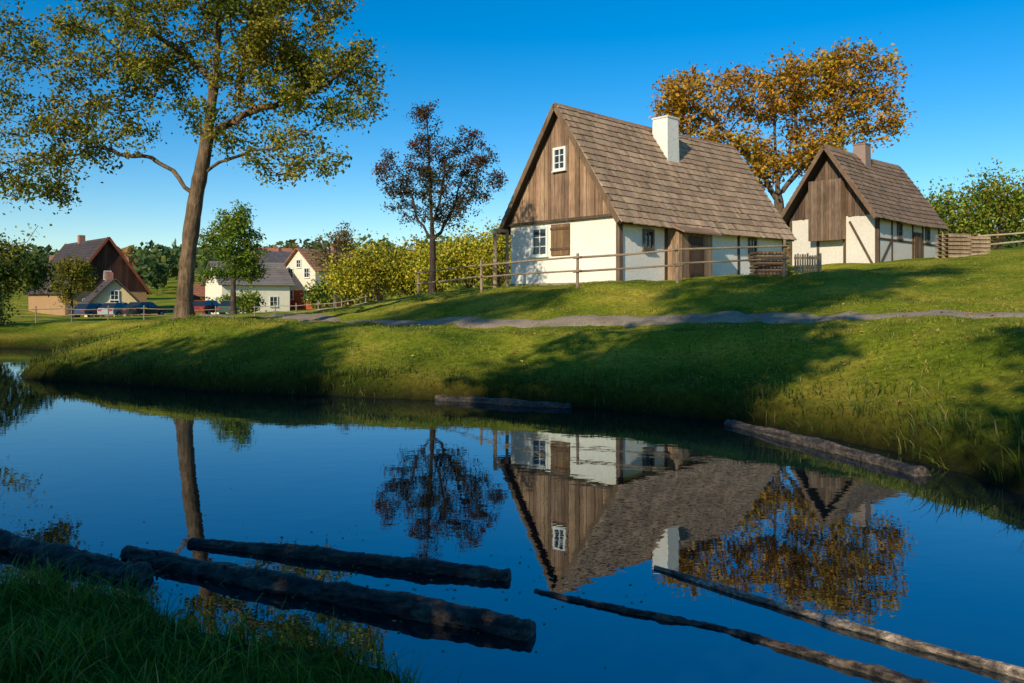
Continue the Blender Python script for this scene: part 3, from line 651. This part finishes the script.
# ------------------------------------------------------------------ village houses at the left
def village_house(name,loc,rz,Ln,W,h,rise,wall,roof,timber=None,wins=(3,2),low=None,trim=None,tower=None):
    e=empty(name,loc,math.radians(rz)); mb=MB(); prism_wall(mb,Ln,W,-1.5,h,rise,wall,0); mb.build('walls',[M_plaster],e)
    sl=math.hypot(W/2,rise); cs,sn=W/2/sl,rise/sl; mb=MB(); o=.5
    for sd in (-1,1):
        rows=int((sl+o)/.45)
        for i in range(rows):
            a=i*(sl+o)/rows; b_=(i+1)*(sl+o)/rows+.05
            q=lambda x,s_,u_:(x,W/2+sd*(s_*cs+u_*sn),h+rise-s_*sn+u_*cs)
            c=vary(roof,.1)
            mb.hexa([q(-o,a,.05),q(Ln+o,a,.05),q(Ln+o,b_,.09),q(-o,b_,.09),q(-o,a,.15),q(Ln+o,a,.15),q(Ln+o,b_,.19),q(-o,b_,.19)],c,0)
        if trim:
            for xx in (-o-.05,Ln+o+.05): mb.beam((xx,W/2,h+rise+.1),(xx,W/2+sd*(sl+o)*cs,h+rise-(sl+o)*sn+.1),.06,.28,trim,0)
    mb.box((Ln*.6,W/2-.35,h+rise-.6),(Ln*.6+.7,W/2+.35,h+rise+.9),(.3,.14,.1),0)
    mb.build('roof',[M_tile],e)
    if low:
        mb=MB(); mb.box((-.02,-.03,-1.4),(Ln+.02,-.003,h*.45),low,0); mb.box((-.03,-.02,-1.4),(-.003,W+.02,h*.45),low,0); mb.build('lower_cladding',[M_paint],e)
    storeys=2 if h>4 else 1
    for s_ in range(storeys):
        zc=1.5+2.7*s_
        for i in range(wins[0]): window(e,'window',(Ln*(i+.5)/wins[0],-.035,zc),'x',.95,1.2,cross=(1,1))
        for i in range(wins[1]): window(e,'window',(-.035,W*(i+.5)/wins[1],zc),'y',.95,1.2,cross=(1,1))
    window(e,'window',(-.06,W/2,h+rise*.3),'y',.8,1.0,cross=(1,1))
    if timber:
        gable_boards(e,'gable_boarding',W,h,rise,-.012,0,W,h,bw=.4,col=timber)
    return e
village_house('farm_barn',(-44.5,97,tz(-44,97)-.2),135,15,9,3.0,6.2,(.4,.24,.12),(.06,.045,.045),timber=(.06,.028,.02),wins=(3,2),trim=(.22,.06,.03))
village_house('farm_house',(-40.0,85,tz(-41,85)-.2),125,5,4.4,1.9,2.3,(.82,.64,.34),(.07,.055,.05),wins=(2,1))
village_house('farm_shed',(-43.5,108,tz(-44,108)),20,4,3.5,2,1.4,(.4,.16,.08),(.3,.12,.07),wins=(1,1))
village_house('white_house',(-33.5,92,tz(-33,92)),35,8,7.5,3.6,2.6,(.84,.77,.6),(.2,.17,.15),wins=(2,2))
village_house('white_house.001',(-24.2,98,tz(-23.5,98)+.2),55,9,6.0,4.6,2.6,(.75,.66,.52),(.36,.18,.10),wins=(3,2),low=(.42,.07,.03))
village_house('white_house.002',(-75,130,tz(-75,130)),30,11,8,4,3.5,(.7,.64,.5),(.36,.17,.1),wins=(3,2))
village_house('white_house.003',(-50,160,tz(-48,160)+1),50,10,8,5,3.2,(.7,.64,.5),(.15,.13,.13),wins=(3,2))
village_house('white_house.004',(-62,190,tz(-62,190)+2),30,10,8,4.6,3.2,(.7,.66,.6),(.4,.16,.1),wins=(3,2))

# ------------------------------------------------------------------ cars
def car(name,loc,rz,col):
    e=empty(name,loc,math.radians(rz)); mb=MB()
    prof=[(-2.05,.35),(-2.1,.75),(-1.95,.95),(-1.3,1.02),(1.15,1.0),(1.85,.85),(2.1,.65),(2.1,.35)]
    w=.86; n_=len(prof); P=[(x,-w,z) for x,z in prof]+[(x,w,z) for x,z in prof]
    mb.add(P,[(i,(i+1)%n_,n_+(i+1)%n_,n_+i) for i in range(n_)]+[(0,7,6,1),(1,6,5,2),(2,5,4,3),(8,9,14,15),(9,10,13,14),(10,11,12,13)],(),col,0)
    c0=[(-1.9,.96),(-1.35,1.45),(.25,1.47),(1.1,1.0)]
    P=[(x,-(.80 if k in(0,3) else .66),z) for k,(x,z) in enumerate(c0)]+[(x,(.80 if k in(0,3) else .66),z) for k,(x,z) in enumerate(c0)]
    mb.add(P,[(0,3,2,1),(4,5,6,7),(0,1,5,4),(1,2,6,5),(2,3,7,6)],(),(.02,.025,.03),1)
    mb.box((-1.3,-.64,1.452),(.22,.64,1.50),col,0)
    for x in (-.45,): mb.beam((x,-.815,1.0),(x,-.675,1.46),.07,.03,col,0); mb.beam((x,.815,1.0),(x,.675,1.46),.07,.03,col,0)
    for x in (-1.3,1.3):
        for y in (-.8,.8):
            mb.cyl((x,y-.1,.33),(x,y+.1,.33),.33,.33,(.02,.02,.02),2,16); mb.cyl((x,y-.11,.33),(x,y+.11,.33),.19,.19,(.4,.4,.4),0,12)
    for y in (-.6,.6): mb.box((2.06,y-.17,.62),(2.12,y+.17,.78),(.8,.8,.75),0); mb.box((-2.13,y-.17,.68),(-2.06,y+.17,.84),(.3,.02,.02),0)
    mb.build('body',[M_carpaint,M_glass,M_rubber],e,False); return e
for i,(x,y,r,c) in enumerate([(-42.0,80,75,(.05,.07,.11)),(-39.2,79.5,80,(.35,.36,.38)),(-36.4,79,75,(.03,.03,.035)),(-29.4,77,80,(.20,.03,.025)),(-27.0,78,80,(.05,.09,.07))]):
    car('parked_car',(x,y,tz(x,y)+.02),r,c)
V=[]
rx=np.linspace(-62,-24,40); ry=np.linspace(-3.5,3.5,7)
for a in rx:
    for b_ in ry: V.append((a,78.5-(a+40)*.10+b_))
V=np.array(V); Z,_=terrain(V); F=[(i*7+j,(i+1)*7+j,(i+1)*7+j+1,i*7+j+1) for i in range(39) for j in range(6)]
make_mesh('village_road',np.column_stack([V,Z+.02]),[(np.array(F),0)],[M_gravel],np.tile((.12,.12,.12),(len(V),1)),smooth=True)

# ------------------------------------------------------------------ fences and yard things
def fence(name,pts,hgt,rails,pr=.05,rr=.035,col=(.24,.18,.12),over=.15):
    e=empty(name,(0,0,0)); mb=MB(); tops=[]
    for (x,y) in pts:
        z=tz(x,y); mb.cyl((x,y,z-.3),(x+random.uniform(-.04,.04),y,z+hgt+random.uniform(.03,.14)),pr*1.1,pr*.9,vary(col,.15),0,9); tops.append(np.array((x,y,z)))
    mb.build('posts',[M_pole],e); mb=MB()
    for f_ in rails:
        for a,b_ in zip(tops[:-1],tops[1:]):
            d=(b_-a)/np.linalg.norm(b_-a)*over
            oy=np.array((0.0,-(pr+rr*.8),0))
            p0=a+oy-d+(0,0,hgt*f_+random.uniform(-.04,.04)); p1=b_+oy+d+(0,0,hgt*f_+random.uniform(-.04,.04))
            mid=(p0+p1)/2+np.array((0,0,random.uniform(-.04,.02))); cc=vary(col,.15); r_=rr*random.uniform(.9,1.15)
            mb.cyl(p0,mid,r_,r_*.93,cc,0,8); mb.cyl(mid,p1,r_*.93,r_*.8,cc,0,8)
    mb.build('rails',[M_pole],e); return e
fence('pole_fence',[(-3.9,33),(-1.1,29),(2.1,25.6),(5.2,25.0),(8.6,25.2)],1.08,(.93,.52),.05,.036,(.27,.2,.135))
fence('field_fence',[(-27+i*1.9,42) for i in range(7)],.8,(.9,.5),.035,.022,(.26,.21,.15))
fence('field_fence.001',[(-15.5+i*1.5,48-.9*i) for i in range(6)],.75,(.9,.45),.035,.022,(.3,.25,.18))
fence('yard_fence',[(23.5,40),(25.8,38.6),(28.2,37.5),(31,36.5)],1.0,(.95,.5),.06,.045,(.42,.33,.2))
g=empty('wooden_gate_frame',(0,0,0)); mb=MB()
z=tz(-.65,30.6)
mb.cyl((-.65,30.6,z-.3),(-.65,30.6,z+2.35),.085,.075,(.38,.28,.17),0,10)
z2=tz(-.2,32.6); mb.cyl((-.2,32.6,z2-.3),(-.2,32.6,z2+2.3),.08,.07,(.3,.22,.15),0,10)
mb.beam((-.65,30.6,z+2.28),(-.2,32.9,z2+2.33),.09,.12,(.3,.22,.15),0); mb.build('posts_and_beam',[M_pole],g)
mb=MB(); px,py=8.55,26.6; pz=tz(px,py)
for r_ in range(7):
    for i in range(8 if r_%2==0 else 7):
        if r_%2==0: a=(px-.42+i*.12,py-.5,pz+.06+r_*.115); b_=(px-.42+i*.12+random.uniform(-.03,.03),py+.5,pz+.06+r_*.115)
        else: a=(px-.5,py-.42+i*.12,pz+.06+r_*.115); b_=(px+.5,py-.42+i*.12,pz+.06+r_*.115)
        rr=random.uniform(.045,.062); mb.cyl(a,b_,rr,rr,vary((.13,.09,.06),.35),0,7)
mb.build('firewood_stack',[M_pole])
def pallet_fence(name,x,y,w,h_,rz,col):
    e=empty(name,(x,y,tz(x,y)),math.radians(rz)); mb=MB(); u_=-w/2
    while u_<w/2:
        mb.box((u_,-.02,.0),(u_+.05,.01,h_*random.uniform(.92,1.05)),vary(col,.25),0); u_+=.085
    for z in (.15,h_*.75): mb.box((-w/2,.012,z),(w/2,.045,z+.07),vary(col,.1),0)
    mb.build('slats',[M_wood],e)
pallet_fence('picket_hurdle',9.5,25.6,.9,.62,10,(.36,.27,.17))
pallet_fence('picket_hurdle.001',10.25,26.6,.8,.6,60,(.3,.22,.14))
def crate(name,x,y,rz,n_,col=(.36,.26,.17)):
    e=empty(name,(x,y,tz(x,y)),math.radians(rz)); mb=MB()
    for k in range(n_):
        z=k*.2
        for i in range(7): mb.box((-.6+i*.172,-.5,z+.12),(-.6+i*.172+.13,.5,z+.15),vary(col,.2),0)
        for yy in (-.48,-.05,.38): mb.box((-.6,yy,z+.002),(.6,yy+.1,z+.118),vary(col,.2),0)
    mb.build('boards',[M_wood],e)
crate('pallet_stack',21.6,39.0,12,6); crate('pallet_stack.001',22.9,39.6,5,5)

# ------------------------------------------------------------------ logs
def log(name,pts,r0,r1,col,rough=.12,n_=24,knots=5):
    P=catmull(np.array(pts,float),False,45); m_=len(P); ph=random.uniform(0,9)
    D=np.gradient(P,axis=0); D/=np.linalg.norm(D,axis=1)[:,None]
    a=np.cross(D,(0,0,1.)); a/=np.linalg.norm(a,axis=1)[:,None]; b_=np.cross(a,D)
    V=[];C=[]
    I,J=np.meshgrid(np.arange(m_),np.arange(n_),indexing='ij')
    Jw=np.minimum(J,n_-J)
    q1=vn(np.column_stack([I.ravel()*.16,Jw.ravel()*.55]),1,ph).reshape(m_,n_); q2=vn(np.column_stack([I.ravel()*.5,Jw.ravel()*1.1]),1,ph+4).reshape(m_,n_)
    bk=(q1-.5)*1.3+(q2-.5)*1.0
    for i in range(m_):
        t=i/(m_-1); r=r0+(r1-r0)*t
        r*=1+.09*math.sin(i*.13+ph)+.05*math.sin(i*.31+2*ph)
        if i in (0,m_-1): r*=.88
        for j in range(n_):
            th=2*math.pi*j/n_
            rr=r*(1+rough*(.4*math.sin(2*th+ph+i*.05)+1.6*bk[i,j]+random.uniform(-.25,.25)))
            V.append(P[i]+rr*(math.cos(th)*a[i]+math.sin(th)*b_[i])); k_=max(.25,1+1.5*bk[i,j])
            C.append(tuple(q*k_ for q in vary(col,.3)))
    F=[(i*n_+j,i*n_+(j+1)%n_,(i+1)*n_+(j+1)%n_,(i+1)*n_+j) for i in range(m_-1) for j in range(n_)]
    V.append(P[0]-D[0]*.01); C.append((.08,.06,.04)); V.append(P[-1]+D[-1]*.01); C.append((.08,.06,.04)); k=len(V)
    T=[(k-2,(j+1)%n_,j) for j in range(n_)]+[(k-1,(m_-1)*n_+j,(m_-1)*n_+(j+1)%n_) for j in range(n_)]
    mb=MB()
    for q in range(knots):
        i=random.randrange(3,m_-3); th=random.uniform(.3,2.6); dr=math.cos(th)*a[i]+math.sin(th)*b_[i]
        mb.cyl(P[i],P[i]+dr*(r0*1.35)+D[i]*r0*.3,r0*.25,r0*.12,col,0,6)
    V=np.concatenate([np.array(V),np.array(mb.v)]); C=np.concatenate([np.array(C),np.array(mb.c)])
    return make_mesh(name,V,[(np.array(F),0),(np.array(T),0),(np.array(mb.q)+k,0),(np.array(mb.t)+k,0)],[M_log],C,smooth=False)
LC=(.036,.026,.018)
log('floating_log',[(-5.2,6.7,.02),(-3.98,6.15,.03),(-3.2,5.75,.025),(-2.5,5.4,.01)],.09,.08,LC,.15)
log('floating_log.001',[(-2.85,5.9,.02),(-1.9,5.4,.03),(-.9,4.95,.035),(.11,4.5,.02)],.065,.078,LC,.15)
log('floating_log.002',[(-2.5,6.2,.0),(-1.7,5.95,.02),(-.8,5.65,.02),(-.02,5.42,.01)],.045,.06,LC,.15)
log('floating_branch',[(.15,5.2,-.005),(.7,4.85,.008),(1.2,4.6,-.008),(1.6,4.25,.008),(2.1,3.85,.0)],.018,.032,LC,.25,14)
log('floating_pole',[(1.01,5.64,.008),(1.6,4.98,.015),(2.1,4.45,.02),(2.9,3.7,.02)],.016,.030,(.15,.115,.085),.1,12,3)
log('shore_log',[(-1.44,15.15,.02),(-.2,14.5,.03),(1.02,13.95,.02)],.075,.07,LC)
log('shore_log.001',[(3.29,12.15,.0),(3.9,10.4,.02),(4.45,8.6,.0)],.08,.09,LC)

# ------------------------------------------------------------------ light, sky, camera
EL=math.radians(26); ts=np.array((-.5,-.866))
to_sun=Vector((ts[0]*math.cos(EL),ts[1]*math.cos(EL),math.sin(EL)))
sl_=bpy.data.lights.new('sun','SUN'); sl_.energy=5.0; sl_.angle=math.radians(.5); sl_.color=(1,.87,.64)
so=bpy.data.objects.new('sun',sl_); COL.objects.link(so); so.rotation_euler=(-to_sun).to_track_quat('-Z','Y').to_euler()
w=bpy.data.worlds.new('World'); S.world=w; w.use_nodes=True; nt=w.node_tree
bg=nt.nodes['Background']; sky=nt.nodes.new('ShaderNodeTexSky'); sky.sky_type='NISHITA'; sky.sun_disc=False
sky.sun_elevation=EL; sky.sun_rotation=math.radians(210); sky.air_density=1.0; sky.dust_density=.2; sky.ozone_density=3.0
hs=nt.nodes.new('ShaderNodeHueSaturation'); hs.inputs['Saturation'].default_value=1.5
nt.links.new(sky.outputs[0],hs.inputs['Color']); nt.links.new(hs.outputs[0],bg.inputs[0]); bg.inputs[1].default_value=.145
cam=bpy.data.cameras.new('camera'); cam.lens=28; cam.sensor_width=36; cam.shift_y=-41.5/1024; cam.clip_start=.05; cam.clip_end=4000
co=bpy.data.objects.new('camera',cam); COL.objects.link(co); co.location=(0,0,1.9); co.rotation_euler=(math.radians(90),0,0); S.camera=co
S.view_settings.view_transform='Standard'; S.view_settings.look='None'; S.view_settings.exposure=0; S.view_settings.gamma=1
